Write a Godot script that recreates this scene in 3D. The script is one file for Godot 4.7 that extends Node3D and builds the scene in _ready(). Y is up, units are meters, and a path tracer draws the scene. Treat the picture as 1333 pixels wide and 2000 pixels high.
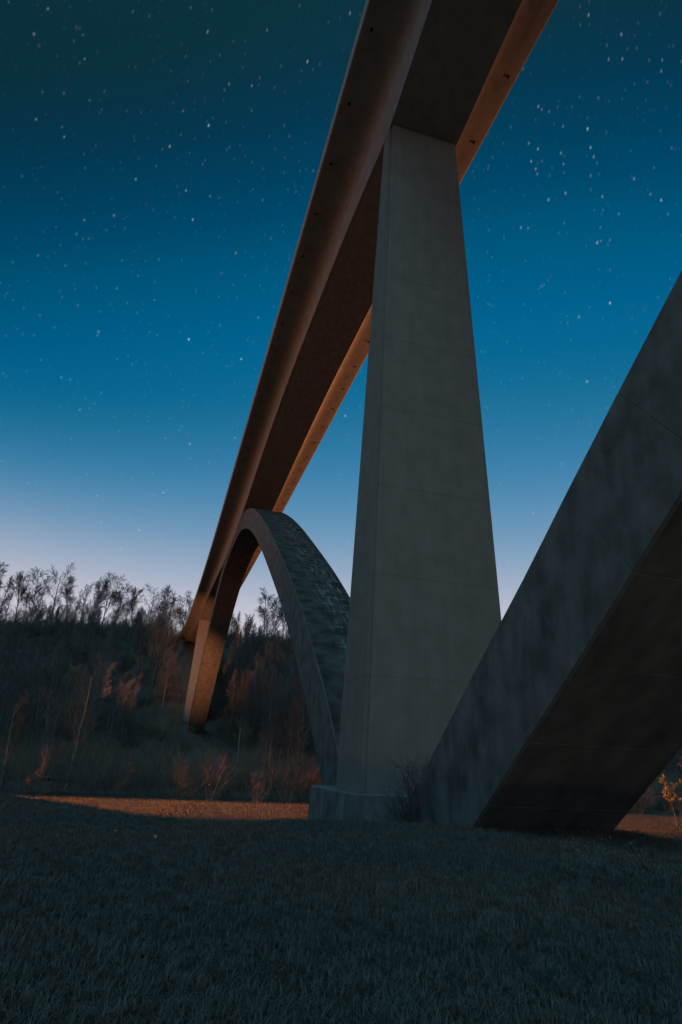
extends Node3D
# A concrete double-arch bridge seen from below on a starry night.
# Coordinates: the bridge runs along z (away is -z), x is across it, y = 0 is the eye height of the camera.

const EYE := Vector3(-11.71, 0.0, 26.16)

# ---------------------------------------------------------------- mesh building
class MB:
	var v := PackedVector3Array()
	var n := PackedVector3Array()
	var u := PackedVector2Array()
	var c := PackedColorArray()
	var ix := PackedInt32Array()
	func quad(a: Vector3, b: Vector3, d: Vector3, e: Vector3, ua := Vector2.ZERO, ub := Vector2.ZERO, ud := Vector2.ZERO, ue := Vector2.ZERO) -> void:
		# a b d e counter-clockwise seen from outside
		var nn := (b - a).cross(d - a)
		if nn.length_squared() < 1e-12:
			nn = (d - a).cross(e - a)
		nn = nn.normalized()
		var k := v.size()
		v.append_array([a, b, d, e])
		n.append_array([nn, nn, nn, nn])
		u.append_array([ua, ub, ud, ue])
		ix.append_array([k, k + 2, k + 1, k, k + 3, k + 2])
	func tri(a: Vector3, b: Vector3, d: Vector3) -> void:
		var nn := (b - a).cross(d - a).normalized()
		var k := v.size()
		v.append_array([a, b, d])
		n.append_array([nn, nn, nn])
		u.append_array([Vector2.ZERO, Vector2.RIGHT, Vector2.ONE])
		ix.append_array([k, k + 2, k + 1])
	func box(lo: Vector3, hi: Vector3) -> void:
		frustum(lo.x, hi.x, lo.z, hi.z, lo.y, lo.x, hi.x, lo.z, hi.z, hi.y)
	func frustum(ax: float, bx: float, az: float, bz: float, y0: float, cx: float, dx: float, cz: float, dz: float, y1: float) -> void:
		var p := [Vector3(ax, y0, az), Vector3(bx, y0, az), Vector3(bx, y0, bz), Vector3(ax, y0, bz), Vector3(cx, y1, cz), Vector3(dx, y1, cz), Vector3(dx, y1, dz), Vector3(cx, y1, dz)]
		quad(p[3], p[2], p[6], p[7])
		quad(p[1], p[0], p[4], p[5])
		quad(p[0], p[3], p[7], p[4])
		quad(p[2], p[1], p[5], p[6])
		quad(p[7], p[6], p[5], p[4])
		quad(p[0], p[1], p[2], p[3])
	# a tapered tube along a polyline, smooth round
	func tube(pts: Array, radii: Array, sides: int, cap := false) -> void:
		var side := Vector3.RIGHT
		var k0 := v.size()
		for i in pts.size():
			var d: Vector3 = (pts[mini(i + 1, pts.size() - 1)] - pts[maxi(i - 1, 0)]).normalized()
			side = side - d * side.dot(d)
			if side.length_squared() < 1e-4:
				side = d.cross(Vector3.FORWARD if absf(d.z) < 0.9 else Vector3.UP)
			side = side.normalized()
			var up := d.cross(side)
			for s in sides:
				var a := TAU * s / sides
				var o := side * cos(a) + up * sin(a)
				v.append(pts[i] + o * radii[i])
				n.append(o)
				u.append(Vector2(float(s) / sides, i))
		for i in pts.size() - 1:
			for s in sides:
				var a := k0 + i * sides + s
				var b := k0 + i * sides + (s + 1) % sides
				ix.append_array([a, a + sides, b, b, a + sides, b + sides])
		if cap:
			for e in [0, pts.size() - 1]:
				var kc := v.size()
				var d: Vector3 = (pts[e] - pts[1 if e == 0 else e - 1]).normalized()
				v.append(pts[e]); n.append(d); u.append(Vector2.ZERO)
				for s in sides:
					v.append(v[k0 + e * sides + s]); n.append(d); u.append(Vector2.ZERO)
				for s in sides:
					if e == 0:
						ix.append_array([kc, kc + 1 + s, kc + 1 + (s + 1) % sides])
					else:
						ix.append_array([kc, kc + 1 + (s + 1) % sides, kc + 1 + s])
	func join(o: MB) -> void:
		var k := v.size()
		v.append_array(o.v); n.append_array(o.n); u.append_array(o.u)
		for i in o.ix:
			ix.append(i + k)
	func put(mesh: ArrayMesh, m: Material) -> ArrayMesh:
		if v.is_empty():
			return mesh
		var a := []
		a.resize(Mesh.ARRAY_MAX)
		a[Mesh.ARRAY_VERTEX] = v
		a[Mesh.ARRAY_NORMAL] = n
		a[Mesh.ARRAY_TEX_UV] = u
		if c.size() == v.size():
			a[Mesh.ARRAY_COLOR] = c
		a[Mesh.ARRAY_INDEX] = ix
		mesh.add_surface_from_arrays(Mesh.PRIMITIVE_TRIANGLES, a)
		mesh.surface_set_material(mesh.get_surface_count() - 1, m)
		return mesh
	func done(m: Material) -> ArrayMesh:
		return put(ArrayMesh.new(), m)

const ORDINAL := ["first", "second", "third", "fourth", "fifth", "sixth", "seventh", "eighth", "ninth", "tenth", "eleventh", "twelfth", "thirteenth", "fourteenth", "fifteenth", "sixteenth", "seventeenth", "eighteenth", "nineteenth", "twentieth", "twenty-first", "twenty-second", "twenty-third"]

var taken := {}
func numbered(called: String) -> String:
	var k: int = taken.get(called, 0)
	taken[called] = k + 1
	return called if k == 0 else "%s_%03d" % [called, k]

func tag(o: Node3D, label: String, category: String, group := "", kind := "") -> Node3D:
	if label: o.set_meta("label", label)
	if category: o.set_meta("category", category)
	if group: o.set_meta("group", group)
	if kind: o.set_meta("kind", kind)
	return o

func thing(called: String, label: String, category: String, at := Vector3.ZERO, group := "") -> Node3D:
	var o := Node3D.new()
	o.name = numbered(called)
	add_child(o)
	o.position = at
	return tag(o, label, category, group)

func part(called: String, mesh: Mesh, parent: Node) -> MeshInstance3D:
	var o := MeshInstance3D.new()
	o.name = numbered(called) if parent == self else called
	o.mesh = mesh
	parent.add_child(o, true)
	return o

# ---------------------------------------------------------------- materials
var M := {}

func noise_tex(freq: float, ramp: Array, seed_: int, octaves := 5, kind := FastNoiseLite.TYPE_SIMPLEX_SMOOTH, size := 512, warp := 0.0) -> NoiseTexture2D:
	var f := FastNoiseLite.new()
	f.seed = seed_
	f.noise_type = kind
	f.frequency = freq
	f.fractal_octaves = octaves
	if warp > 0.0:
		f.domain_warp_enabled = true
		f.domain_warp_amplitude = warp
		f.domain_warp_frequency = freq * 2.0
	var t := NoiseTexture2D.new()
	t.width = size
	t.height = size
	t.seamless = true
	t.noise = f
	var g := Gradient.new()
	g.offsets = PackedFloat32Array(ramp.map(func(r): return r[0]))
	g.colors = PackedColorArray(ramp.map(func(r): return r[1].linear_to_srgb()))
	t.color_ramp = g
	return t

func bump_tex(freq: float, seed_: int, strength: float) -> NoiseTexture2D:
	var f := FastNoiseLite.new()
	f.seed = seed_
	f.frequency = freq
	f.fractal_octaves = 5
	var t := NoiseTexture2D.new()
	t.width = 512
	t.height = 512
	t.seamless = true
	t.as_normal_map = true
	t.bump_strength = strength
	t.noise = f
	return t

func grey(a: float, tint := Color(1, 1, 1)) -> Color:
	return Color(a * tint.r, a * tint.g, a * tint.b)

func concrete(base: float, seed_: int, spread: float, streaks: float, tint := Color(1.0, 0.97, 0.92)) -> StandardMaterial3D:
	var m := StandardMaterial3D.new()
	m.albedo_texture = noise_tex(0.012, [[0.0, grey(base * (1.0 - spread), tint)], [0.42, grey(base * (1.0 - 0.25 * spread), tint)], [0.6, grey(base, tint)], [1.0, grey(base * (1.0 + 0.6 * spread), tint)]], seed_, 7)
	m.uv1_triplanar = true
	m.uv1_world_triplanar = true
	m.uv1_scale = Vector3(0.11, 0.11, 0.11)
	# long runs of weathering down the faces
	m.detail_enabled = true
	m.detail_blend_mode = BaseMaterial3D.BLEND_MODE_MUL
	m.detail_albedo = noise_tex(0.016, [[0.0, grey(1.0 - streaks)], [0.45, grey(1.0 - 0.3 * streaks)], [0.62, grey(1.0)], [1.0, grey(1.0)]], seed_ + 9, 5)
	m.detail_uv_layer = BaseMaterial3D.DETAIL_UV_2
	m.uv2_triplanar = true
	m.uv2_world_triplanar = true
	m.uv2_scale = Vector3(0.16, 0.018, 0.16)
	m.normal_enabled = true
	m.normal_texture = bump_tex(0.03, seed_ + 3, 4.0)
	m.normal_scale = 0.22
	m.roughness = 0.92
	m.metallic_specular = 0.25
	return m

func plain(c: Color, rough := 0.9, spec := 0.3) -> StandardMaterial3D:
	var m := StandardMaterial3D.new()
	m.albedo_color = c.linear_to_srgb()
	m.roughness = rough
	m.metallic_specular = spec
	return m

# black algae on the upper face of an arch, with pale lime lines where water runs out of the joints
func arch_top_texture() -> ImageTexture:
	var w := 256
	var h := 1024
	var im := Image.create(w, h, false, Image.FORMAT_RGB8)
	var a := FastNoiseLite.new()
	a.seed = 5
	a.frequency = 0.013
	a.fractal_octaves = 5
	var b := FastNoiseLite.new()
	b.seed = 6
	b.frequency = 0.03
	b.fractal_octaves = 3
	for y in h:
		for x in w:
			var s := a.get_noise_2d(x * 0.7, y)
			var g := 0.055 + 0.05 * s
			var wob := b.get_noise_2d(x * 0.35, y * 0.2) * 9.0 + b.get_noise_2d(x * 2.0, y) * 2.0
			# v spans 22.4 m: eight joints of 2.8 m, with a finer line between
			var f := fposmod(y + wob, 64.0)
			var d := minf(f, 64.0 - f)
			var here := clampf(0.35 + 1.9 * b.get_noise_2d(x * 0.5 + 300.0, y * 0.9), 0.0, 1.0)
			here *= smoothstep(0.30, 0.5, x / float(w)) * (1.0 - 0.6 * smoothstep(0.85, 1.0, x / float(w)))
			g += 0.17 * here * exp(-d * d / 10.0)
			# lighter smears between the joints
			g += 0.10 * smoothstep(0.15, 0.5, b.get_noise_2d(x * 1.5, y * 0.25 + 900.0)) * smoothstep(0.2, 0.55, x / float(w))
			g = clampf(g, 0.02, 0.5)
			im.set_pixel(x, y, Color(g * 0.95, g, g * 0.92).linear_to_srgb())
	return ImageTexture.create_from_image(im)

func materials() -> void:
	M.pier = concrete(0.165, 21, 0.13, 0.10, Color(1.0, 0.95, 0.84))
	M.girder = concrete(0.24, 31, 0.2, 0.12)
	M.girder.normal_scale = 0.07
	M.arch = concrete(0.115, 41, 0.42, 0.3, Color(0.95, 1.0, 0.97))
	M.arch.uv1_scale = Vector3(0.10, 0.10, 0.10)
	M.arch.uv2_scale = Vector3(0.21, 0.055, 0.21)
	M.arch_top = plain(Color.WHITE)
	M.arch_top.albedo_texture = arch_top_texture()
	M.base = concrete(0.15, 51, 0.4, 0.45, Color(0.96, 1.0, 0.98))
	M.metal = plain(grey(0.10), 0.5, 0.5)
	M.metal.metallic = 0.6
	M.pipe = plain(grey(0.02), 0.7)
	M.bark = plain(Color(0.135, 0.13, 0.125))
	M.twig = plain(Color(0.075, 0.07, 0.066))
	M.pale_bark = plain(Color(0.20, 0.19, 0.16))
	M.pale_twig = plain(Color(0.11, 0.10, 0.08))
	M.brush = plain(Color(0.14, 0.125, 0.105))
	M.cedar = plain(Color(0.022, 0.036, 0.02))
	M.russet = plain(Color(0.22, 0.075, 0.028))
	M.russet.cull_mode = BaseMaterial3D.CULL_DISABLED
	M.russet.backlight_enabled = true
	M.russet.backlight = Color(0.4, 0.25, 0.15)
	M.tan_leaf = M.russet.duplicate()
	M.tan_leaf.albedo_color = Color(0.26, 0.22, 0.12).linear_to_srgb()
	M.grass = plain(Color.WHITE, 0.85, 0.2)
	M.grass.vertex_color_use_as_albedo = true
	M.grass.cull_mode = BaseMaterial3D.CULL_DISABLED
	M.grass.backlight_enabled = true
	M.grass.backlight = Color(0.5, 0.45, 0.3)
	M.ground = plain(Color.WHITE, 0.95, 0.15)
	M.ground.vertex_color_use_as_albedo = true
	M.ground.albedo_texture = noise_tex(0.02, [[0.0, Color(0.45, 0.47, 0.5)], [0.5, Color(0.8, 0.8, 0.78)], [1.0, Color(1.15, 1.1, 1.0).clamp()]], 61, 6)
	M.ground.uv1_triplanar = true
	M.ground.uv1_world_triplanar = true
	M.ground.uv1_scale = Vector3(0.23, 0.23, 0.23)
	M.ground.normal_enabled = true
	M.ground.normal_texture = bump_tex(0.05, 63, 8.0)
	M.road = plain(grey(0.05), 0.9)

# ---------------------------------------------------------------- camera, sky
func camera_and_sky() -> void:
	var yaw := deg_to_rad(15.1216)
	var pitch := deg_to_rad(22.4811)
	var roll := deg_to_rad(2.7855)
	var f := Vector3(sin(yaw) * cos(pitch), sin(pitch), -cos(yaw) * cos(pitch))
	var r := Vector3(cos(yaw), 0, sin(yaw))
	var up := r.cross(f)
	var cam := Camera3D.new()
	cam.name = "camera"
	cam.transform = Transform3D(Basis(r * cos(roll) + up * sin(roll), up * cos(roll) - r * sin(roll), -f), EYE)
	cam.fov = 80.68
	cam.near = 0.1
	cam.far = 4000.0
	add_child(cam)
	cam.current = true
	var env := Environment.new()
	env.background_mode = Environment.BG_SKY
	env.tonemap_mode = Environment.TONE_MAPPER_LINEAR
	env.tonemap_exposure = 1.0
	env.sdfgi_enabled = true
	env.ssao_enabled = true
	env.ssil_enabled = true
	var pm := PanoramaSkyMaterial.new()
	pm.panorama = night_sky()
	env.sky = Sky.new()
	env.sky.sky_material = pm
	# soft teal fill from high behind the left, added to lift the shadows
	var soft_fill := DirectionalLight3D.new()
	soft_fill.name = "fill_light"
	soft_fill.light_color = Color(0.30, 0.80, 1.0).linear_to_srgb()
	soft_fill.light_energy = 0.27
	soft_fill.light_angular_distance = 30.0
	soft_fill.shadow_enabled = true
	add_child(soft_fill)
	soft_fill.look_at_from_position(Vector3(-35, 80, 45), Vector3.ZERO, Vector3.UP)
	var we := WorldEnvironment.new()
	we.name = "night_air"
	we.environment = env
	add_child(we)

# brightness of the air by height above the horizon (sRGB), a little brighter towards the afterglow, and the stars
func night_sky() -> ImageTexture:
	var el := [0.0, 8.0, 12.0, 15.0, 18.0, 21.0, 26.0, 33.0, 40.0, 47.0, 50.0, 54.0, 58.0, 63.0, 90.0]
	var co := [[214, 206, 216], [212, 206, 217], [198, 197, 211], [168, 180, 201], [136, 164, 192], [106, 150, 184], [66, 131, 172], [26, 111, 152], [2, 98, 142], [0, 83, 120], [0, 73, 108], [2, 63, 92], [6, 55, 78], [12, 51, 65], [14, 49, 61]]
	var w := 256
	var h := 512
	var small := Image.create(w + 16, h, false, Image.FORMAT_RGBF)
	var ramps := [[], [], []]
	for i in el.size():
		var lin := Color8(co[i][0], co[i][1], co[i][2]).srgb_to_linear()
		for q in 3:
			ramps[q].append([el[i], lin[q]])
	for y in h:
		var e := 90.0 - 180.0 * (y + 0.5) / h
		for x in w + 16:
			var az := TAU * (x - 8 + 0.5) / w
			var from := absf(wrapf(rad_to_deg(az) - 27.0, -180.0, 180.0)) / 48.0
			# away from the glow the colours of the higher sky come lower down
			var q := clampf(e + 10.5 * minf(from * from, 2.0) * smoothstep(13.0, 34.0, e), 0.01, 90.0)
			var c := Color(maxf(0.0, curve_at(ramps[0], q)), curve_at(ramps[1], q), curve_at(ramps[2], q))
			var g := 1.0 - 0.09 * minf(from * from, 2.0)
			if e < 0.0:
				c = Color(0.02, 0.025, 0.03)
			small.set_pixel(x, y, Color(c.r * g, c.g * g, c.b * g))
	small.resize(4352, 2048, Image.INTERPOLATE_CUBIC)
	small = small.get_region(Rect2i(128, 0, 4096, 2048))
	var rng := RandomNumberGenerator.new()
	rng.seed = 1977
	# the brighter stars: azimuth from -z towards +x, height, brightness
	var bright := [-5.01,52.96,9, -9.06,50.55,8, 6.95,58.86,8, -4.78,46.01,8, -11.88,47.35,7, -6.17,47.96,7, -22.98,47.84,6, 0.77,44.39,7, -2.88,36.40,10, -11.87,34.92,8, -11.88,34.60,5, 4.36,39.50,6, 3.09,48.89,5, -3.28,48.14,5, -13.18,44.15,7, -15.88,42.90,6, -16.23,41.68,5, -7.18,38.87,5, -11.13,38.83,5, -7.48,58.61,7, 12.73,62.05,7, 0.55,60.07,5, -0.39,56.45,6, -3.40,56.08,6, -8.42,53.21,5, -20.00,47.78,6, -20.45,53.13,5, -25.81,52.57,6, -25.47,54.43,6, -19.01,38.94,5, 3.06,35.67,9, -2.74,22.49,8, -3.54,22.08,5, -4.37,18.79,8, -5.58,16.89,6, 3.44,28.50,7, -1.01,27.28,7, -14.08,30.32,6, -13.30,30.37,5, -11.81,28.12,6, -14.50,20.99,6, -8.64,21.15,5, 15.09,31.56,9, 40.59,33.04,9, 34.25,22.16,6, 37.34,26.30,6, 46.73,58.71,7, 49.93,56.67,7, 48.01,55.63,6, 49.49,55.25,6, 53.07,53.33,6, 53.43,53.94,5, 46.13,53.63,5, 39.12,54.59,7, 39.51,54.32,5, 40.33,54.02,5, 44.39,51.96,9, 41.70,52.74,6, 44.39,50.67,8, 44.56,49.98,7, 41.05,51.03,7, 38.47,51.82,7, 37.45,52.39,6, 37.52,51.12,7, 37.96,50.49,7, 41.17,50.21,6, 38.07,50.10,6, 43.91,48.78,6, 48.22,47.43,7, 40.96,48.16,8, 39.01,48.06,8, 44.77,47.03,7, 49.46,45.93,6, 50.32,45.22,8, 43.51,43.84,9, 43.89,43.87,5, 44.81,43.73,5, 35.57,46.55,7, 36.37,46.35,6, 44.06,44.89,5, 46.10,45.39,5, 50.64,44.08,5, 43.82,38.96,9, 40.62,38.49,8, 37.18,41.63,6]
	for i in range(0, bright.size(), 3):
		star(small, bright[i], bright[i + 1], 0.26 * pow(1.42, bright[i + 2] - 5.0), rng)
	for i in 30000:
		var y := rng.randf()
		var e := rad_to_deg(asin(y))
		if e < 13.0:
			continue
		star(small, rng.randf() * 360.0, e, 0.014 + 0.16 * pow(rng.randf(), 5.0), rng)
	return ImageTexture.create_from_image(small)

func star(im: Image, az: float, el: float, power: float, rng: RandomNumberGenerator) -> void:
	var w := im.get_width()
	var h := im.get_height()
	var fx := fposmod(az / 360.0, 1.0) * w - 0.5
	var fy := (90.0 - el) / 180.0 * h - 0.5
	var stretch := 1.0 / maxf(cos(deg_to_rad(el)), 0.2)   # a pixel is narrower high up
	var tint := Color(0.85, 0.95, 1.1) if rng.randf() < 0.8 else Color(1.05, 0.95, 0.9)
	for dy in range(-2, 3):
		for dx in range(-3, 4):
			var x := int(round(fx)) + dx
			var y := int(round(fy)) + dy
			var ox := (x - fx) / stretch + (y - fy) * 0.3
			var oy := (y - fy)
			var g := power * exp(-(ox * ox / 0.14 + oy * oy / 0.38))
			if g < 0.002 or y < 0 or y >= h:
				continue
			var p := im.get_pixel(posmod(x, w), y)
			im.set_pixel(posmod(x, w), y, Color(p.r + g * tint.r, p.g + g * tint.g, p.b + g * tint.b))

# ---------------------------------------------------------------- terrain
var rough := FastNoiseLite.new()

func curve_at(tab: Array, x: float) -> float:
	# smooth interpolation through [x, y] pairs, x rising
	var k := 0
	while k < tab.size() - 2 and x > tab[k + 1][0]:
		k += 1
	var x0: float = tab[k][0]
	var x1: float = tab[k + 1][0]
	var y0: float = tab[k][1]
	var y1: float = tab[k + 1][1]
	var h := x1 - x0
	var t := (x - x0) / h
	if t <= 0.0 or t >= 1.0:
		return lerpf(y0, y1, t) if k > 0 or t > 0.0 else y0
	var m0: float = (y1 - tab[maxi(k - 1, 0)][1]) / (x1 - tab[maxi(k - 1, 0)][0])
	var m1: float = (tab[mini(k + 2, tab.size() - 1)][1] - y0) / (tab[mini(k + 2, tab.size() - 1)][0] - x0)
	var t2 := t * t
	var t3 := t2 * t
	return (2 * t3 - 3 * t2 + 1) * y0 + (t3 - 2 * t2 + t) * h * m0 + (-2 * t3 + 3 * t2) * y1 + (t3 - t2) * h * m1

var crest := [[-60.0, -22.0], [-24.0, -7.0], [-16.6, 0.4], [-14.7, 2.3], [-12.8, 4.9], [-11.2, 7.2], [-10.0, 8.0], [-6.9, 6.6], [-3.0, 7.4], [3.0, 8.2], [60.0, 8.2]]
var hill := [[40.0, -4.1], [60.0, -4.3], [85.0, -4.6], [110.0, -3.2], [140.0, 0.5], [165.0, 5.5], [180.0, 10.0], [200.0, 22.5], [222.0, 38.5], [240.0, 45.5], [262.0, 47.5], [330.0, 48.0], [420.0, 40.0], [900.0, 30.0], [3000.0, 30.0]]

func land(x: float, z: float) -> float:
	var lump := rough.get_noise_2d(x, z)
	var far := -z + 0.05 * x + 6.0 * rough.get_noise_2d(x * 0.12, 70.0)
	var low := curve_at(hill, far) if far > 40.0 else -4.1
	if far > 150.0:
		low *= 1.0 - 0.10 * smoothstep(-20.0, -110.0, x) - 0.06 * smoothstep(30.0, 120.0, x)
		low = lerpf(minf(low, 43.3), low, smoothstep(7.0, 20.0, absf(x - sway(z))))
	# rise added out of view, shading lower pier and arch from the left mast
	var sp := (x + 90.0) / 17.0
	var d := minf(z - curve_at(crest, x), (2.6 - 0.40 * (z - 8.7) - x) * 0.93)
	d = minf(d, 49.0 - z)  # bank drops behind the camera, shaped to shade the pier foot
	var y := lerpf(low, -1.65, smoothstep(-7.5, 0.4, d))
	y += 19.0 * exp(-sp * sp) * smoothstep(-190.0, -150.0, z) * (1.0 - smoothstep(60.0, 95.0, z))
	return y + lump * (0.05 + 0.5 * smoothstep(70.0, 160.0, far))

func spaced(marks: Array) -> PackedFloat32Array:
	# marks: [from, step], ... , [last, 0]
	var out := PackedFloat32Array()
	for i in marks.size() - 1:
		var a: float = marks[i][0]
		var b: float = marks[i + 1][0]
		var k := maxi(1, int(round((b - a) / marks[i][1])))
		for j in k:
			out.append(a + (b - a) * j / k)
	out.append(marks[-1][0])
	return out

func ground() -> void:
	var xs := spaced([[-2600, 400], [-600, 60], [-180, 7], [-60, 2.0], [-26, 0.6], [22, 1.5], [80, 6], [200, 50], [700, 400], [2700, 0]])
	var zs := spaced([[-2800, 400], [-500, 40], [-300, 6], [-60, 1.6], [-12, 0.5], [27, 1.5], [70, 8], [150, 60], [700, 400], [2200, 0]])
	var mb := MB.new()
	for z in zs:
		for x in xs:
			var y := land(x, z)
			mb.v.append(Vector3(x, y, z))
			var e := 0.4
			mb.n.append(Vector3(land(x - e, z) - land(x + e, z), 2 * e, land(x, z - e) - land(x, z + e)).normalized())
			mb.u.append(Vector2(x, z))
			var woods := smoothstep(42.0, 60.0, -z + 4.0 * rough.get_noise_2d(x * 3.0, z * 3.0))
			var dry := 0.5 + 0.5 * rough.get_noise_2d(x * 1.7 + 50.0, z * 1.7)
			mb.c.append(Color(0.095, 0.09, 0.08).lerp(Color(0.078, 0.088, 0.08), dry).lerp(Color(0.095, 0.088, 0.08), woods))
	var w := xs.size()
	for j in zs.size() - 1:
		for i in w - 1:
			var a := j * w + i
			mb.ix.append_array([a, a + 1, a + w, a + 1, a + w + 1, a + w])
	part("ground", mb.done(M.ground), self).set_meta("kind", "structure")

# ---------------------------------------------------------------- bridge
const WS := 2.44
var soffit := [[-260.0, 41.8], [-215.0, 42.5], [-181.0, 41.9], [-165.0, 42.5], [-146.0, 42.5], [-128.0, 41.9], [-111.0, 40.9], [-92.0, 40.5], [-74.0, 40.9], [-54.0, 41.95], [-37.0, 42.35], [-24.0, 41.95], [-12.0, 41.3], [-5.0, 40.6], [-1.6, 40.2], [0.2, 40.2], [3.0, 40.6], [7.0, 41.25], [14.0, 41.9], [34.0, 42.4], [52.0, 41.95], [70.0, 40.9], [88.0, 40.5], [106.0, 40.9], [140.0, 42.3], [175.0, 41.5]]

func sway(z: float) -> float:   # the far end of the deck bends to the left
	var t := maxf(0.0, -z - 85.0)
	return -0.00009 * t * t - 0.0006 * maxf(0.0, -z - 190.0) ** 2

func bridge() -> void:
	var b := thing("arch_bridge", "tall concrete double-arch road bridge crossing overhead", "bridge", Vector3(0, -4.2, 0))
	var off := -b.position
	# --- box girder: wings, curved haunches, webs, soffit
	var mb := MB.new()
	var zs := spaced([[-246, 3.0], [-12, 1.0], [12, 3.0], [172, 0]])
	var rings := []
	for z in zs:
		var ys: float = curve_at(soffit, z)
		var ww := WS + 0.06 * (ys - 40.2)
		var x0 := sway(z)
		var top := ww + 0.06 * (42.75 - ys)
		var half := [[5.64, 44.62], [5.64, 44.12], [5.50, 44.03], [4.6, 43.955], [3.9, 43.89], [3.4, 43.80], [3.05, 43.63], [2.86, 43.38], [maxf(top, ww) + 0.09, 43.05], [ww, ys]]
		var ring := []
		for p in half:
			ring.append(Vector3(x0 - p[0], p[1] - (0.04 * (p[0] - 2.6) if p[1] > 43.0 else 0.0), z) + off)
		half.reverse()
		for p in half:   # both wings tilted up to the right, added so the right catches more light
			ring.append(Vector3(x0 + p[0], p[1] + (0.04 * (p[0] - 2.6) if p[1] > 43.0 else 0.0), z) + off)
		rings.append(ring)
	smooth_loft(mb, rings, [[0, 1], [1, 2, 3, 4, 5, 6, 7, 8], [8, 9], [9, 10], [10, 11], [11, 12, 13, 14, 15, 16, 17, 18], [18, 19], [19, 0]])
	var g := part("box_girder", mb.done(M.girder), b)
	for s in [-1, 1]:
		var pm := MB.new()
		for i in zs.size() - 1:
			var a := Vector3(sway(zs[i]), 0, zs[i]) + off
			var c := Vector3(sway(zs[i + 1]), 0, zs[i + 1]) + off
			var lo := 5.62 if s > 0 else -5.30
			var hi := 5.30 if s > 0 else -5.62
			var l := minf(lo, hi)
			var r := maxf(lo, hi)
			pm.quad(a + Vector3(l, 44.6, 0), a + Vector3(l, 45.4, 0), c + Vector3(l, 45.4, 0), c + Vector3(l, 44.6, 0))
			pm.quad(c + Vector3(r, 44.6, 0), c + Vector3(r, 45.4, 0), a + Vector3(r, 45.4, 0), a + Vector3(r, 44.6, 0))
			pm.quad(a + Vector3(l, 45.4, 0), a + Vector3(r, 45.4, 0), c + Vector3(r, 45.4, 0), c + Vector3(l, 45.4, 0))
		part("parapet", pm.done(M.girder), g)
	var pipe := MB.new()
	pipe.tube([Vector3(0, 0.1, 0), Vector3(0, -0.03, 0), Vector3(0, -0.03, 0.0), Vector3(0, 0.02, 0)], [0.11, 0.11, 0.085, 0.085], 10, true)
	var pipe_mesh := pipe.done(M.pipe)
	for k in range(-7, 37):
		var z := -2.0 - 5.0 * k
		for s in [-1, 1]:
			var o := part("drain_pipe", pipe_mesh, g)
			o.position = Vector3(sway(z) + s * 4.98, 43.96 + s * 0.095, z) + off
	# --- main pier between the arches and the far pier
	pier(b, off, 0.0, 0.0, 1.62, 40.2, -1.1, 0.027, 0.030, "pier")
	pier(b, off, sway(-180.0), -179.6, 2.2, 41.9, 8.0, 0.030, 0.03, "pier")
	# footing under the main pier
	var fm := MB.new()
	fm.frustum(-4.25 , 4.25, -5.2, 1.75, -5.2, -4.12, 4.12, -5.1, 1.65, -1.16)
	fm.frustum(-4.12, 4.12, -5.1, 1.65, -1.16, -4.05, 4.05, -5.03, 1.58, -1.09)
	part("footing", shifted(fm, off).done(M.base), b)
	var f2 := MB.new()
	f2.frustum(-2.5, 2.5, -11.4, -5.25, -5.2, -2.36, 2.36, -10.6, -5.25, -1.9)
	part("footing", shifted(f2, off).done(M.base), b)
	var f3 := MB.new()
	f3.frustum(-3.0, 3.0, 5.1, 11.2, -5.4, -2.9, 2.9, 5.3, 10.9, -3.4)
	part("footing", shifted(f3, off).done(M.base), b)
	# --- the arches
	var far_tab := [[-3.0, -4.6], [0.0, -1.9], [2.0, 0.1], [5.3, 3.0], [9.0, 6.0], [13.5, 9.35], [20.0, 13.8], [27.5, 18.5], [37.3, 24.4], [47.3, 29.8], [57.2, 34.2], [69.0, 37.7], [84.0, 39.0]]
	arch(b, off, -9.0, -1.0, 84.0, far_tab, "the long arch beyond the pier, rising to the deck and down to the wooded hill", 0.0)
	var near_tab := [[-3.5, -4.3], [0.0, -1.72], [3.1, 0.56], [5.6, 2.35], [9.4, 5.2], [20.0, 12.7], [32.0, 20.6], [45.0, 28.4], [58.0, 34.4], [70.0, 37.7], [80.0, 39.0]]
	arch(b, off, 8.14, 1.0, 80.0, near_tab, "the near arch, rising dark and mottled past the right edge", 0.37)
	# --- abutment on the ridge
	var am := MB.new()
	var ax := sway(-240.0)
	am.frustum(ax - 5.2, ax + 5.2, -252, -236, 30.0, ax - 5.0, ax + 5.0, -252, -236.4, 41.7)
	part("abutment", shifted(am, off).done(M.girder), b)

func shifted(m: MB, by: Vector3) -> MB:
	for i in m.v.size():
		m.v[i] += by
	return m

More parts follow.
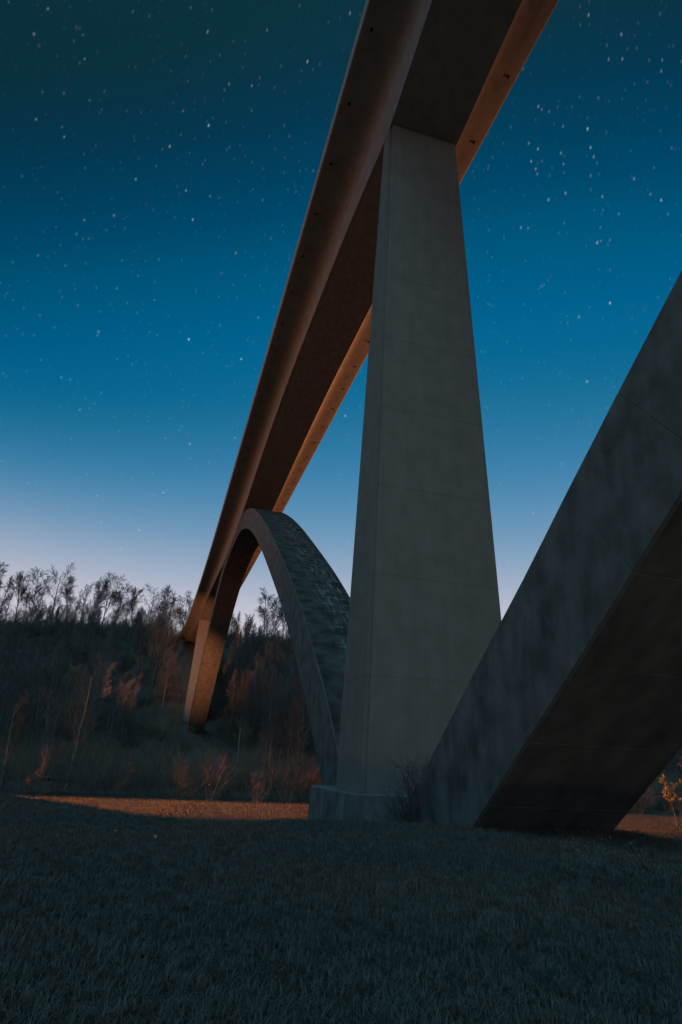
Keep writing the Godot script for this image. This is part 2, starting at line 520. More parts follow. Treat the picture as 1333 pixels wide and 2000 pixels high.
func smooth_loft(mb: MB, rings: Array, runs: Array) -> void:
	# rings of points in the same order; each run is smooth across, runs meet at sharp edges
	for run in runs:
		var k0 := mb.v.size()
		var w: int = run.size()
		for i in rings.size():
			var along: Vector3 = (rings[mini(i + 1, rings.size() - 1)][run[0]] - rings[maxi(i - 1, 0)][run[0]]).normalized()
			for j in w:
				var p: Vector3 = rings[i][run[j]]
				var across: Vector3 = (rings[i][run[mini(j + 1, w - 1)]] - rings[i][run[maxi(j - 1, 0)]]).normalized()
				mb.v.append(p)
				mb.n.append(across.cross(along).normalized())
				mb.u.append(Vector2(p.x, p.z))
		for i in rings.size() - 1:
			for j in w - 1:
				var a := k0 + i * w + j
				mb.ix.append_array([a, a + w, a + 1, a + 1, a + w, a + w + 1])
	# make the winding agree with the normals
	for t in range(0, mb.ix.size(), 3):
		var a := mb.v[mb.ix[t]]
		var f := (mb.v[mb.ix[t + 1]] - a).cross(mb.v[mb.ix[t + 2]] - a)
		var nn := mb.n[mb.ix[t]] + mb.n[mb.ix[t + 1]] + mb.n[mb.ix[t + 2]]
		if f.dot(nn) > 0.0:
			var s := mb.ix[t + 1]
			mb.ix[t + 1] = mb.ix[t + 2]
			mb.ix[t + 2] = s

func pier(b: Node3D, off: Vector3, x0: float, z0: float, depth: float, top: float, low: float, tx: float, tz: float, called: String) -> void:
	# tapered shaft with stepped-back corners, cast in lifts with a fine groove between
	var shaft := Node3D.new()
	shaft.name = called
	b.add_child(shaft, true)
	var lifts := int(round((top - low) / 4.6))
	var h := (top - 0.14 - low) / lifts
	for k in lifts:
		var mb := MB.new()
		var y0 := low + h * k
		var y1 := y0 + h
		for part_y in [[y0, y0 + 0.016, 0.01], [y0 + 0.016, y1, 0.0]]:
			var rings := []
			for y in [part_y[0], part_y[1]]:
				var a: float = WS + tx * (top - y) - part_y[2]
				var d: float = depth * 0.5 + tz * (top - y) - part_y[2]
				var c := 0.26
				var s := 0.17
				var ring := []
				for q in [[-a + s, d], [a - s, d], [a - s, d - c], [a, d - c], [a, -d + c], [a - s, -d + c], [a - s, -d], [-a + s, -d], [-a + s, -d + c], [-a, -d + c], [-a, d - c], [-a + s, d - c]]:
					ring.append(Vector3(x0 + q[0], y, z0 - depth * 0.5 + q[1]) + off)
				rings.append(ring)
			for i in 12:
				var j := (i + 1) % 12
				mb.quad(rings[0][i], rings[0][j], rings[1][j], rings[1][i])
			var mid := Vector3(x0, part_y[1], z0 - depth * 0.5) + off
			for i in 12:
				mb.tri(rings[1][i], rings[1][(i + 1) % 12], mid)
		part("lift", mb.done(M.pier), shaft)
	var bear := MB.new()
	bear.box(Vector3(x0 - WS + 0.25, top - 0.14, z0 - depth + 0.2) + off, Vector3(x0 + WS - 0.25, top + 0.3, z0 - 0.2) + off)
	part("bearing", bear.done(M.base), shaft)

func arch(b: Node3D, off: Vector3, foot: float, dir: float, half: float, tab: Array, label: String, phase: float) -> void:
	var rib := Node3D.new()
	rib.name = "arch_rib"
	b.add_child(rib, true)
	tag(rib, label, "")
	# stations by arc length along the lower edge
	var pts := []
	var steps := 600
	var lo: float = tab[0][0]
	for i in steps + 1:
		var s := lo + (2.0 * half - 2.0 * lo) * i / steps
		var q := s if s <= half else 2.0 * half - s
		var y := curve_at(tab, q)
		var z := foot + dir * s
		pts.append(Vector3(sway(z) * 0.8, y, z))
	var total := 0.0
	var len_at := [0.0]
	for i in steps:
		total += pts[i].distance_to(pts[i + 1])
		len_at.append(total)
	var count := int(round(total / 2.8))
	var each := total / count
	var th := 3.36
	var frame := func(l: float) -> Array:
		var i := 0
		while i < steps - 1 and len_at[i + 1] < l:
			i += 1
		var t: float = clampf((l - len_at[i]) / maxf(len_at[i + 1] - len_at[i], 1e-6), 0.0, 1.0)
		var p: Vector3 = pts[i].lerp(pts[i + 1], t)
		var a: Vector3 = pts[maxi(i - 7, 0)]
		var c: Vector3 = pts[mini(i + 8, steps)]
		var d := (c - a).normalized()
		var nn := Vector3(0, d.z, -d.y) if dir > 0.0 else Vector3(0, -d.z, d.y)
		nn = Vector3(0, absf(nn.y), nn.z).normalized()
		return [p, nn]
	for k in count:
		var body := MB.new()
		var top := MB.new()
		var ls := [each * k, each * k + 0.012, each * k + 0.02, each * (k + 1) - 0.02, each * (k + 1) - 0.012, each * (k + 1)]
		if k % 2 == 0:
			ls.insert(3, each * (k + 0.5))
		var rings := []
		for l in ls.size():
			var f: Array = frame.call(ls[l])
			var inset := 0.009 if l < 2 or l >= ls.size() - 2 else 0.0
			var a := WS - 0.03 - inset
			var c := 0.07
			var ring := []
			for q in [[-a, th - c - inset], [-a, c + inset], [-a + c, inset], [a - c, inset], [a, c + inset], [a, th - c - inset], [a - c, th - inset], [-a + c, th - inset]]:
				ring.append(f[0] + f[1] * q[1] + Vector3(q[0], 0, 0) + off)
			rings.append(ring)
		for l in ls.size() - 1:
			for i in 8:
				var j := (i + 1) % 8
				var r0: Array = rings[l]
				var r1: Array = rings[l + 1]
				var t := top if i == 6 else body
				var v0: float = ls[l] / 22.4 + phase
				var v1: float = ls[l + 1] / 22.4 + phase
				if dir > 0.0:
					t.quad(r0[i], r0[j], r1[j], r1[i], Vector2(1, v0), Vector2(0, v0), Vector2(0, v1), Vector2(1, v1))
				else:
					t.quad(r1[i], r1[j], r0[j], r0[i], Vector2(1, v1), Vector2(0, v1), Vector2(0, v0), Vector2(1, v0))
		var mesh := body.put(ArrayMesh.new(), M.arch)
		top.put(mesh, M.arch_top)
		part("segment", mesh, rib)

# ---------------------------------------------------------------- plants
func wander(rng: RandomNumberGenerator, amount: float) -> Vector3:
	return Vector3(rng.randf_range(-1, 1), rng.randf_range(-1, 1), rng.randf_range(-1, 1)) * amount

func grow(trunk: MB, crown: MB, rng: RandomNumberGenerator, at: Vector3, dir: Vector3, length: float, radius: float, level: int, spec: Dictionary) -> void:
	var segs: int = [7, 4, 3, 2, 1][level]
	var sides: int = [8, 5, 3, 3, 3][level]
	var pts := [at]
	var radii := [radius]
	var d := dir
	for i in segs:
		d = (d + wander(rng, spec.wobble[level]) + Vector3.UP * spec.up[level]).normalized()
		pts.append(pts[-1] + d * length / segs)
		radii.append(lerpf(radius, radius * spec.end[level], float(i + 1) / segs))
	(trunk if level == 0 else crown).tube(pts, radii, sides)
	if level >= spec.kids.size():
		return
	var kids: int = spec.kids[level]
	for k in kids:
		var f: float = lerpf(spec.from[level], 0.99, (k + rng.randf()) / kids)
		var i := mini(int(f * segs), segs - 1)
		var p: Vector3 = pts[i].lerp(pts[i + 1], f * segs - i)
		var along: Vector3 = (pts[i + 1] - pts[i]).normalized()
		var side := along.cross(wander(rng, 1.0)).normalized()
		var ang: float = deg_to_rad(rng.randf_range(spec.angle[level][0], spec.angle[level][1]))
		var nd := (along * cos(ang) + side * sin(ang)).normalized()
		var nl: float = spec.length[level] * length * (1.1 - spec.taper[level] * f) * rng.randf_range(0.75, 1.2)
		var nr: float = maxf(lerpf(radius, radius * spec.end[level], f) * spec.thin[level], spec.least)
		grow(trunk, crown, rng, p, nd, nl, nr, level + 1, spec)

func tree_meshes(seed_: int, h: float, bark: Material, twig: Material, tweak := {}) -> Array:
	var rng := RandomNumberGenerator.new()
	rng.seed = seed_
	var spec := {"kids": [16, 11, 10], "from": [0.34, 0.25, 0.2], "angle": [[28, 58], [28, 60], [25, 62]], "length": [0.38, 0.5, 0.5], "taper": [0.55, 0.5, 0.4], "thin": [0.5, 0.5, 0.6], "least": 0.036, "wobble": [0.07, 0.16, 0.22, 0.25], "up": [0.05, 0.09, 0.04, 0.02], "end": [0.28, 0.3, 0.4, 0.6]}
	spec.merge(tweak, true)
	var t := MB.new()
	var c := MB.new()
	grow(t, c, rng, Vector3(0, -0.6, 0), Vector3.UP, h, h * 0.0125, 0, spec)
	return [t.done(bark), c.done(twig), t, c]

func shrub_meshes(seed_: int, h: float, stems: int, lean: float, m: Material, tweak := {}) -> Array:
	var rng := RandomNumberGenerator.new()
	rng.seed = seed_
	var spec := {"kids": [0, 6, 5], "from": [0, 0.3, 0.25], "angle": [[0, 0], [18, 45], [25, 55]], "length": [0, 0.42, 0.5], "taper": [0, 0.5, 0.4], "thin": [0.5, 0.6, 0.7], "least": 0.007, "wobble": [0, 0.16, 0.2, 0.25], "up": [0, 0.04, 0.05, 0.03], "end": [0.5, 0.35, 0.5, 0.6]}
	spec.merge(tweak, true)
	var t := MB.new()
	var c := MB.new()
	for k in stems:
		var a := rng.randf() * TAU
		var tilt: float = lean * sqrt(rng.randf())
		var d := Vector3(cos(a) * tilt, 1.0, sin(a) * tilt).normalized()
		var o := Vector3(cos(a), 0, sin(a)) * h * 0.05 * rng.randf() - Vector3(0, 0.25, 0)
		grow(c, c, rng, o, d, h * rng.randf_range(0.6, 1.05), h * 0.006 + 0.004, 1, spec)
	# the stool that the stems grow from
	t.tube([Vector3(0, -0.3, 0), Vector3(0, 0.06, 0), Vector3(0, 0.12, 0)], [h * 0.05, h * 0.045, h * 0.01], 7, true)
	return [t.done(m), c.done(m), t, c]

func leafy_meshes(seed_: int, h: float, leaf: Material) -> Array:
	var m := tree_meshes(seed_, h, M.bark, M.twig, {"kids": [12, 6, 4], "from": [0.15, 0.2, 0.2], "least": 0.008})
	var rng := RandomNumberGenerator.new()
	rng.seed = seed_ + 1
	var src: MB = m[3]
	var lm := MB.new()
	for k in 2600:
		var p: Vector3 = src.v[rng.randi() % src.v.size()] + wander(rng, 0.08)
		if p.y < h * 0.52:
			continue
		var a := wander(rng, 1.0).normalized() * rng.randf_range(0.05, 0.09)
		var b := a.cross(wander(rng, 1.0)).normalized() * a.length() * 0.7
		lm.quad(p - a, p + b, p + a, p - b)
	return [m[0], m[1], lm.done(leaf)]

func cedar_meshes(seed_: int, h: float) -> Array:
	var rng := RandomNumberGenerator.new()
	rng.seed = seed_
	var t := MB.new()
	t.tube([Vector3(0, -0.5, 0), Vector3(0, h * 0.5, 0), Vector3(0, h, 0)], [h * 0.02, h * 0.012, 0.01], 6)
	var c := MB.new()
	for k in 2600:
		var f := pow(rng.randf(), 0.8)
		var y := h * lerpf(0.06, 1.0, f)
		var r := h * 0.24 * pow(1.0 - f, 0.7) * (0.75 + 0.35 * sin(y * 3.1 + rng.randf() * 2.0)) + 0.05
		var a := rng.randf() * TAU
		var p := Vector3(cos(a), 0, sin(a)) * r * sqrt(rng.randf_range(0.25, 1.0)) + Vector3(0, y, 0)
		var d := (Vector3(cos(a), rng.randf_range(0.1, 0.9), sin(a)) + wander(rng, 0.4)).normalized() * h * rng.randf_range(0.03, 0.06)
		var s := d.cross(wander(rng, 1.0)).normalized() * d.length() * 0.32
		c.quad(p - s, p + d * 0.5 - s * 0.4, p + d, p + s)
	return [t.done(M.bark), c.done(M.cedar)]

func plant(called: String, meshes: Array, names: Array, x: float, z: float, size: float, turn: float, label: String, category: String, group := "") -> Node3D:
	var o := thing(called, label, category, Vector3(x, land(x, z), z), group)
	o.rotation.y = turn
	o.scale = Vector3.ONE * size
	for i in names.size():
		part(names[i], meshes[i], o)
	return o

func scatter(called: String, mesh: Mesh, places: Array, label: String, category: String, colors := []) -> void:
	var mm := MultiMesh.new()
	mm.transform_format = MultiMesh.TRANSFORM_3D
	mm.use_colors = not colors.is_empty()
	mm.mesh = mesh
	mm.instance_count = places.size()
	for i in places.size():
		mm.set_instance_transform(i, places[i])
		if colors:
			mm.set_instance_color(i, colors[i])
	var o := MultiMeshInstance3D.new()
	o.name = numbered(called)
	o.multimesh = mm
	add_child(o)
	tag(o, label, category, "", "stuff")

func at_bearing(az: float, dist: float) -> Vector2:
	# a spot in the land by its bearing and distance from where the photographer stands
	return Vector2(EYE.x + sin(deg_to_rad(az)) * dist, EYE.z - cos(deg_to_rad(az)) * dist)

func plants() -> void:
	var rng := RandomNumberGenerator.new()
	rng.seed = 404
	var kinds := []
	for k in 7:
		var tw := {}
		if k == 1: tw = {"angle": [[18, 38], [20, 45], [25, 55]], "from": [0.45, 0.25, 0.2]}
		if k == 2: tw = {"kids": [11, 8, 7], "length": [0.44, 0.5, 0.5], "angle": [[30, 62], [25, 60], [25, 60]], "from": [0.5, 0.25, 0.2]}
		if k == 3: tw = {"wobble": [0.11, 0.2, 0.25, 0.28], "from": [0.3, 0.2, 0.2]}
		if k == 4: tw = {"kids": [20, 8, 7], "length": [0.29, 0.45, 0.5], "from": [0.28, 0.2, 0.2]}
		if k == 5: tw = {"up": [0.05, 0.26, 0.1, 0.05], "from": [0.42, 0.2, 0.2]}
		kinds.append(tree_meshes(700 + k, 20.0, M.bark, M.twig, tw))
	# --- the row of trees on the skyline: bearing, distance, kind, size, what sets each apart
	var row := [
		[-15.2, 283, 0, 1.12, "leftmost bare tree on the skyline, cut by the picture's left edge"],
		[-14.0, 287, 4, 1.08, "tall bare skyline tree second from the left edge"],
		[-12.7, 279, 1, 0.98, "narrow bare tree on the skyline, third from the left edge"],
		[-11.6, 284, 3, 1.06, "crooked bare skyline tree just left of the broadest round crown"],
		[-10.1, 281, 2, 1.24, "broadest round-crowned bare tree on the left skyline"],
		[-8.9, 285, 5, 1.04, "bare skyline tree with steep limbs right of the broadest crown"],
		[-7.8, 280, 4, 0.92, "slim low bare tree in the dip of the left skyline"],
		[-6.8, 286, 1, 1.02, "upright bare tree in the middle of the left skyline row"],
		[-5.9, 282, 0, 1.15, "tall rounded bare tree mid-way along the left skyline"],
		[-4.9, 284, 3, 0.98, "bare skyline tree left of the open gap of sky"],
		[-3.7, 279, 1, 0.86, "thin solitary bare tree standing in the gap of the skyline"],
		[-2.1, 281, 2, 0.98, "forked bare tree with one long low limb reaching left over the gap"],
		[-1.3, 285, 5, 1.12, "tall bare tree directly right of the forked skyline tree"],
		[-0.4, 283, 4, 1.10, "dense upright bare tree left of the skyline's second gap"],
		[1.0, 281, 0, 1.00, "thin-stemmed bare tree right of the skyline's second gap"],
		[1.8, 284, 4, 0.92, "bushy bare tree third from the end of the left skyline row"],
		[2.7, 280, 2, 0.86, "leaning bare tree second from the deck's far end"],
		[3.5, 282, 3, 0.66, "low bare tree beside the far end of the bridge deck"],
		[7.0, 276, 4, 0.62, "low bare tree close to the far pier's right side, under the arch"],
		[8.4, 280, 0, 1.04, "big round bare crown framed under the far arch"],
		[9.4, 283, 5, 0.98, "bare tree right behind the big round crown under the arch"],
		[10.3, 278, 1, 0.82, "slim bare tree in the middle of the group under the far arch"],
		[11.1, 281, 3, 0.80, "crooked bare tree near the arch's left leg, under the arch"],
		[11.9, 279, 4, 0.72, "low bare tree half hidden by the arch leg"],
		[13.2, 280, 0, 0.72, "bare tree behind the arch leg, on the ridge"],
		[31.5, 300, 2, 0.8, "bare tree on the ridge in the gap right of the pier"],
	]
	for r in row:
		var p := at_bearing(r[0], r[1])
		plant("bare_tree", kinds[r[2]], ["trunk", "crown"], p.x, p.y, r[3] * rng.randf_range(1.02, 1.1), rng.randf() * TAU, r[4], "tree", "bare trees on the ridge")
	var ced := cedar_meshes(71, 7.0)
	var cp := at_bearing(-3.0, 270)
	plant("cedar_tree", ced, ["trunk", "crown"], cp.x, cp.y, 1.35, 0.4, "small dark evergreen below the gap of the left skyline", "tree")
	cp = at_bearing(1.6, 268)
	plant("cedar_tree", ced, ["trunk", "crown"], cp.x, cp.y, 1.0, 2.4, "small dark evergreen on the ridge near the bridge deck's end", "tree")
	# --- pale-barked trees lower down, in front of the hill
	var pale := tree_meshes(811, 11.0, M.pale_bark, M.pale_twig, {"from": [0.25, 0.2, 0.2], "least": 0.012, "kids": [16, 7, 6]})
	for r in [[-6.3, 77, 1.15, "pale-barked slender tree standing before the dark hillside at left"], [-11.0, 84, 0.85, "smaller pale tree left of the slender pale one, by the brush"], [7.2, 93, 0.8, "pale twiggy tree just right of the far pier's foot"], [9.4, 82, 0.62, "low pale tree by the brush between far pier and arch leg"]]:
		var p := at_bearing(r[0], r[1])
		plant("pale_tree", pale, ["trunk", "crown"], p.x, p.y, r[2], rng.randf() * TAU, r[3], "tree", "pale trees below the hill")
	# --- the hanging wood on the slope: no one could count it
	var wood := MB.new()
	wood.join(kinds[4][2])
	wood.join(kinds[4][3])
	var places := []
	while places.size() < 980:
		var x := rng.randf_range(-125, 150)
		var z := rng.randf_range(-262, -104)
		if absf(x - sway(z)) < 9.0 and z > -222.0:
			continue
		var beam := Geometry2D.get_closest_point_to_segment(Vector2(x, z), Vector2(-24, -72), Vector2(-4, -180))
		if beam.distance_to(Vector2(x, z)) < 8.5:
			continue
		if z < -236.0 and rng.randf() < 0.55:
			continue
		var s := rng.randf_range(0.42, 0.74) if z < -222.0 else rng.randf_range(0.5, 0.95)
		places.append(Transform3D(Basis(Vector3.UP, rng.randf() * TAU).scaled(Vector3(1, rng.randf_range(0.85, 1.15), 1) * s), Vector3(x, land(x, z), z)))
	while places.size() < 1130:   # thick along the ridge
		var x := rng.randf_range(-120, 130)
		var z := rng.randf_range(-285, -238)
		if absf(x - sway(z)) < 8.0:
			continue
		places.append(Transform3D(Basis(Vector3.UP, rng.randf() * TAU).scaled(Vector3(1, rng.randf_range(0.9, 1.2), 1) * rng.randf_range(0.32, 0.62)), Vector3(x, land(x, z), z)))
	scatter("hillside_wood", wood.done(M.bark), places, "dark bare wood covering the hillside below the skyline", "wood")
	# --- undergrowth
	var bushes := []
	for k in 4:
		bushes.append(shrub_meshes(900 + k, 3.0, [16, 20, 14, 18][k], [0.75, 1.0, 0.55, 0.85][k], M.brush))
	var under := MB.new()
	under.join(bushes[1][3])
	places = []
	while places.size() < 2300:
		var x := rng.randf_range(-110, 140)
		var z := rng.randf_range(-258, -58)
		if absf(x - sway(z)) < 4.5 and z < -150.0:
			continue
		if Geometry2D.get_closest_point_to_segment(Vector2(x, z), Vector2(-25, -66), Vector2(-15, -112)).distance_to(Vector2(x, z)) < 6.5:
			continue
		var s := rng.randf_range(0.8, 2.0)
		places.append(Transform3D(Basis(Vector3.UP, rng.randf() * TAU).scaled(Vector3.ONE * s), Vector3(x, land(x, z), z)))
	while places.size() < 2500:   # and beyond the meadow to the right
		var x := rng.randf_range(30, 115)
		var z := rng.randf_range(-58, -40)
		places.append(Transform3D(Basis(Vector3.UP, rng.randf() * TAU).scaled(Vector3.ONE * rng.randf_range(0.8, 1.5)), Vector3(x, land(x, z), z)))
	while places.size() < 3000:   # and along the crest
		var x := rng.randf_range(-110, 110)
		var z := rng.randf_range(-262, -228)
		if absf(x - sway(z)) < 7.0:
			continue
		places.append(Transform3D(Basis(Vector3.UP, rng.randf() * TAU).scaled(Vector3.ONE * rng.randf_range(0.9, 2.3)), Vector3(x, land(x, z), z)))
	scatter("undergrowth", under.done(M.brush), places, "tangled leafless undergrowth on the hillside", "undergrowth")
	# --- the belt of brush behind the lit grass
	var belt := [[-15.0, 68], [-13.6, 73], [-12.2, 69], [-10.8, 74], [-9.5, 70], [-8.1, 66], [-6.8, 71], [-5.4, 67], [-4.1, 72], [-2.8, 68], [-1.4, 73], [-0.2, 69], [1.2, 74], [2.5, 68], [3.8, 72], [5.2, 67], [6.5, 71], [7.8, 69], [9.2, 66], [10.6, 70], [11.8, 67], [13.0, 71], [14.2, 68]]
	for i in belt.size():
		var p := at_bearing(belt[i][0], belt[i][1] + rng.randf_range(-1.5, 1.5))
		plant("brush_shrub", bushes[i % 4], ["stool", "stems"], p.x, p.y, rng.randf_range(1.15, 1.9), rng.randf() * TAU, "leafless shrub of the dark brush belt, %s from the picture's left edge" % ORDINAL[i], "shrub", "shrubs of the brush belt")
	# --- the bush at the foot of the pier
	var bush := shrub_meshes(951, 2.7, 22, 0.42, M.twig, {"up": [0, 0.07, 0.06, 0.03], "least": 0.006})
	plant("pier_bush", bush, ["stool", "stems"], -2.35, 3.9, 1.25, 0.7, "leafless upright bush at the foot of the main pier, left of the near arch", "shrub")
	var small := shrub_meshes(953, 1.6, 9, 0.7, M.twig, {"least": 0.006})
	plant("pier_bush", small, ["stool", "stems"], -3.5, 3.6, 0.9, 1.7, "small sparse bush left of the upright bush before the pier", "shrub")
	# --- leafy bushes beyond the right end of the bank
	var rus := leafy_meshes(971, 5.4, M.russet)
	var tan_ := leafy_meshes(981, 4.2, M.tan_leaf)
	var rp := at_bearing(43.75, 76)
	plant("oak_sapling", rus, ["trunk", "twigs", "leaves"], rp.x, rp.y, 1.15, 0.3, "bush with russet leaves at the right edge beyond the lit grass", "shrub")
	rp = at_bearing(42.75, 70)
	plant("beech_sapling", tan_, ["trunk", "twigs", "leaves"], rp.x, rp.y, 0.95, 1.3, "pale tan-leaved bush left of the russet one at the right edge", "shrub")

func grass() -> void:
	var rng := RandomNumberGenerator.new()
	rng.seed = 77
	var tuft := MB.new()
	for k in 9:
		var a := rng.randf() * TAU
		var o := Vector3(cos(a), 0, sin(a)) * rng.randf_range(0.0, 0.07)
		var b := rng.randf() * TAU
		var out := Vector3(cos(b), 0, sin(b))
		var side := out.cross(Vector3.UP) * 0.0035
		var hh := rng.randf_range(0.05, 0.12)
		var mid := o + out * hh * 0.25 + Vector3(0, hh * 0.6, 0)
		var tip := o + out * hh * rng.randf_range(0.5, 1.0) + Vector3(0, hh * rng.randf_range(0.6, 1.0), 0)
		tuft.quad(o - side - Vector3(0, 0.02, 0), o + side - Vector3(0, 0.02, 0), mid + side * 0.8, mid - side * 0.8)
		tuft.tri(mid - side * 0.8, mid + side * 0.8, tip)
	for i in tuft.v.size():
		tuft.c.append(Color.WHITE)
	var mesh := tuft.done(M.grass)
	var places := []
	var colors := []
	var add := func(x: float, z: float, s: float) -> void:
		var tilt := Basis(Vector3.UP, rng.randf() * TAU)
		places.append(Transform3D(tilt.scaled(Vector3(s, s * rng.randf_range(0.7, 1.3), s)), Vector3(x, land(x, z), z)))
		var dry := clampf(0.55 + 0.9 * rough.get_noise_2d(x * 2.0, z * 2.0) + rng.randf_range(-0.3, 0.3), 0.0, 1.0)
		var c := Color(0.095, 0.108, 0.098).lerp(Color(0.135, 0.122, 0.105), dry)
		colors.append(c * rng.randf_range(0.8, 1.15))
	for i in 70000:   # the bank in front of the camera
		var d := 3.0 + 24.0 * pow(rng.randf(), 1.3)
		var p := at_bearing(rng.randf_range(-28, 58), d)
		add.call(p.x, p.y, rng.randf_range(0.7, 1.25))
	for i in 75000:   # the meadow beyond the bank
		var p := at_bearing(rng.randf_range(-19, 24), rng.randf_range(26, 72))
		if p.x > -4.4 and p.x < 4.4 and p.y > -14.0:
			continue
		add.call(p.x, p.y, rng.randf_range(1.0, 2.2))
	for i in 45000:   # and to the right of the arch foot
		var p := at_bearing(rng.randf_range(34, 50), rng.randf_range(12, 85))
		add.call(p.x, p.y, rng.randf_range(0.8, 1.8))
	scatter("grass", mesh, places, "short dry winter grass on the bank and meadow", "grass", colors)
	var leaf := MB.new()
	leaf.quad(Vector3(-0.03, 0.012, 0), Vector3(-0.012, 0.0, 0.016), Vector3(0.016, 0.0, 0.013), Vector3(0.0, 0.004, 0.0))
	leaf.quad(Vector3(0.0, 0.004, 0.0), Vector3(0.016, 0.0, 0.013), Vector3(0.036, 0.014, 0.0), Vector3(0.014, 0.008, -0.014))
	leaf.quad(Vector3(-0.03, 0.012, 0), Vector3(0.0, 0.004, 0.0), Vector3(0.014, 0.008, -0.014), Vector3(-0.012, 0.014, -0.018))
	for i in leaf.v.size():
		leaf.c.append(Color.WHITE)
	places = []
	colors = []
	for i in 1700:
		var p := at_bearing(rng.randf_range(34, 50), rng.randf_range(16, 70)) if i < 1640 else at_bearing(rng.randf_range(-20, 50), rng.randf_range(14, 40))
		var bs := Basis.from_euler(Vector3(rng.randf_range(-0.9, 0.9), rng.randf() * TAU, rng.randf_range(-0.9, 0.9))).scaled(Vector3.ONE * rng.randf_range(0.7, 1.6))
		places.append(Transform3D(bs, Vector3(p.x, land(p.x, p.y) + rng.randf_range(0.03, 0.11), p.y)))
		colors.append(Color(0.36, 0.22, 0.11).lerp(Color(0.55, 0.45, 0.32), rng.randf()) * rng.randf_range(0.6, 1.1))
	scatter("fallen_leaves", leaf.done(M.grass), places, "dry fallen leaves scattered over the grass", "leaves", colors)

# ---------------------------------------------------------------- road and lamps
func road() -> void:
	# the road that passes below the far arch
	var mb := MB.new()
	var xs := spaced([[-230, 8], [230, 0]])
	var line := func(x: float) -> float: return -84.0 + 10.0 * sin(x * 0.012)
	for i in xs.size() - 1:
		var a := xs[i]
		var b := xs[i + 1]
		var za: float = line.call(a)
		var zb: float = line.call(b)
		var ya := maxf(land(a, za - 4.5), maxf(land(a, za), land(a, za + 4.5))) + 0.12
		var yb := maxf(land(b, zb - 4.5), maxf(land(b, zb), land(b, zb + 4.5))) + 0.12
		mb.quad(Vector3(a, ya, za + 4.2), Vector3(b, yb, zb + 4.2), Vector3(b, yb, zb - 4.2), Vector3(a, ya, za - 4.2))
	part("road", mb.done(M.road), self).set_meta("kind", "structure")

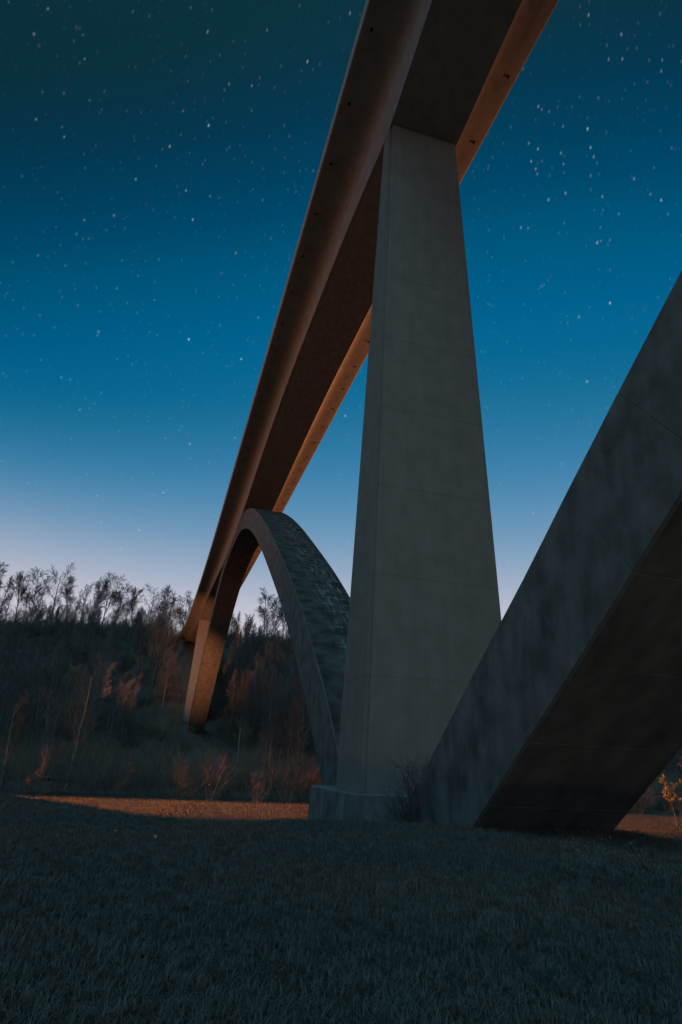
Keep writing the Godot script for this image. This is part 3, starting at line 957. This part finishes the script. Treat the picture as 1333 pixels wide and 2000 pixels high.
func lamp(x: float, z: float, head: float, energy: float, label: String, aim = null, angle := 40.0, tint := Color(1.0, 0.60, 0.36), soft := 0.6) -> void:
	var y0 := land(x, z)
	var o := thing("unseen_lamp", label, "lamp", Vector3(x, y0, z), "street lamps along the valley road")  # most lamps of this group are added and stand off the road
	var h := maxf(head - y0, 1.5)
	var mb := MB.new()
	mb.tube([Vector3(0, -0.4, 0), Vector3(0, h * 0.6, 0), Vector3(0, h - 0.15, 0)], [0.10, 0.08, 0.06], 10, true)
	part("pole", mb.done(M.metal), o)
	var hm := MB.new()
	var lid := 0.0 if aim == null else 0.12
	hm.frustum(-0.16, 0.16, -0.16, 0.16, h + 0.24 + lid, -0.07, 0.07, -0.07, 0.07, h + 0.40 + lid)
	part("hood", hm.done(M.metal), o)
	var gm := MB.new()
	gm.tube([Vector3(0, h - 0.16, 0), Vector3(0, h - 0.08, 0), Vector3(0, h + 0.1, 0), Vector3(0, h + 0.22, 0)], [0.08, 0.14, 0.15, 0.10], 14, true)
	var glow := plain(Color(0.8, 0.6, 0.4))
	glow.emission_enabled = true
	glow.emission = tint
	glow.emission_energy_multiplier = 2.0
	part("globe", gm.done(glow), o)
	var l: Light3D
	if aim == null:
		l = OmniLight3D.new()
		l.omni_range = 400.0
		l.omni_attenuation = 2.0
	else:
		l = SpotLight3D.new()
		l.spot_range = 500.0
		l.spot_attenuation = 2.0
		l.spot_angle = angle
		l.spot_angle_attenuation = soft
	l.name = "lamp_light"
	l.light_color = tint
	l.light_energy = energy
	l.light_size = 0.15
	l.shadow_enabled = true
	o.add_child(l)
	l.position = Vector3(0, h + 0.03, 0)
	if aim != null:
		l.look_at_from_position(o.position + l.position, aim, Vector3.UP)
		# sheet-metal housing round the back and sides of a floodlight, open towards what it lights
		var hb := MB.new()
		hb.box(Vector3(-0.30, -0.26, 0.24), Vector3(0.30, 0.26, 0.27))
		hb.box(Vector3(-0.30, 0.24, -0.10), Vector3(0.30, 0.27, 0.24))
		hb.box(Vector3(-0.30, -0.27, -0.10), Vector3(0.30, -0.24, 0.24))
		hb.box(Vector3(-0.33, -0.27, -0.10), Vector3(-0.30, 0.27, 0.27))
		hb.box(Vector3(0.30, -0.27, -0.10), Vector3(0.33, 0.27, 0.27))
		var box := part("housing", hb.done(M.metal), o)
		box.transform = l.transform

func lamps() -> void:
	lamp(-640, -60, 37.0, 95000.0, "unseen mast light added far to the left, skimming the deck web", Vector3(0, 100, -85), 10.0)  # added out of view so the left web is lit and its wing hardly
	lamp(480, -50, 34.0, 430000.0, "unseen mast light added far to the right, skimming the deck underside", Vector3(0, 98, -66), 12.0)  # added source, high and distant so it spares the soffit
	lamp(-24, -72, -1.2, 11500.0, "added low floodlight hidden left of the far arch, turned up to the far pier", Vector3(-3.0, 30, -170), 13.0, Color(1.0, 0.60, 0.36), 1.0)  # hidden spot added to brighten the far pier and arch leg
	lamp(-75, -34, 3.0, 27000.0, "added floodlight out of view left of the meadow, turned along the grass", Vector3(-10, -4, -30), 9.0, Color(1.0, 0.56, 0.31), 0.8)  # unseen spot added for the lit strip of grass
	lamp(140, -34, 3.6, 7500.0, "added floodlight out of view far to the right, for the bushes and grass there", Vector3(0, -4, -30), 12.0)  # unseen spot added for the leafy bushes and right-hand grass
	lamp(19, -92, -1.6, 30.0, "street lamp on the valley road under the far arch")
	lamp(-40, 75, -3.3, 330.0, "added low fill lamp out of view behind the grassy bank", null, 0.0, Color(1.0, 0.84, 0.64))  # fill from behind the camera, added for pier front and arch underside

func _ready() -> void:
	rough.seed = 12
	rough.frequency = 0.11
	rough.fractal_octaves = 4
	camera_and_sky()
	materials()
	ground()
	road()
	bridge()
	lamps()
	plants()
	grass()
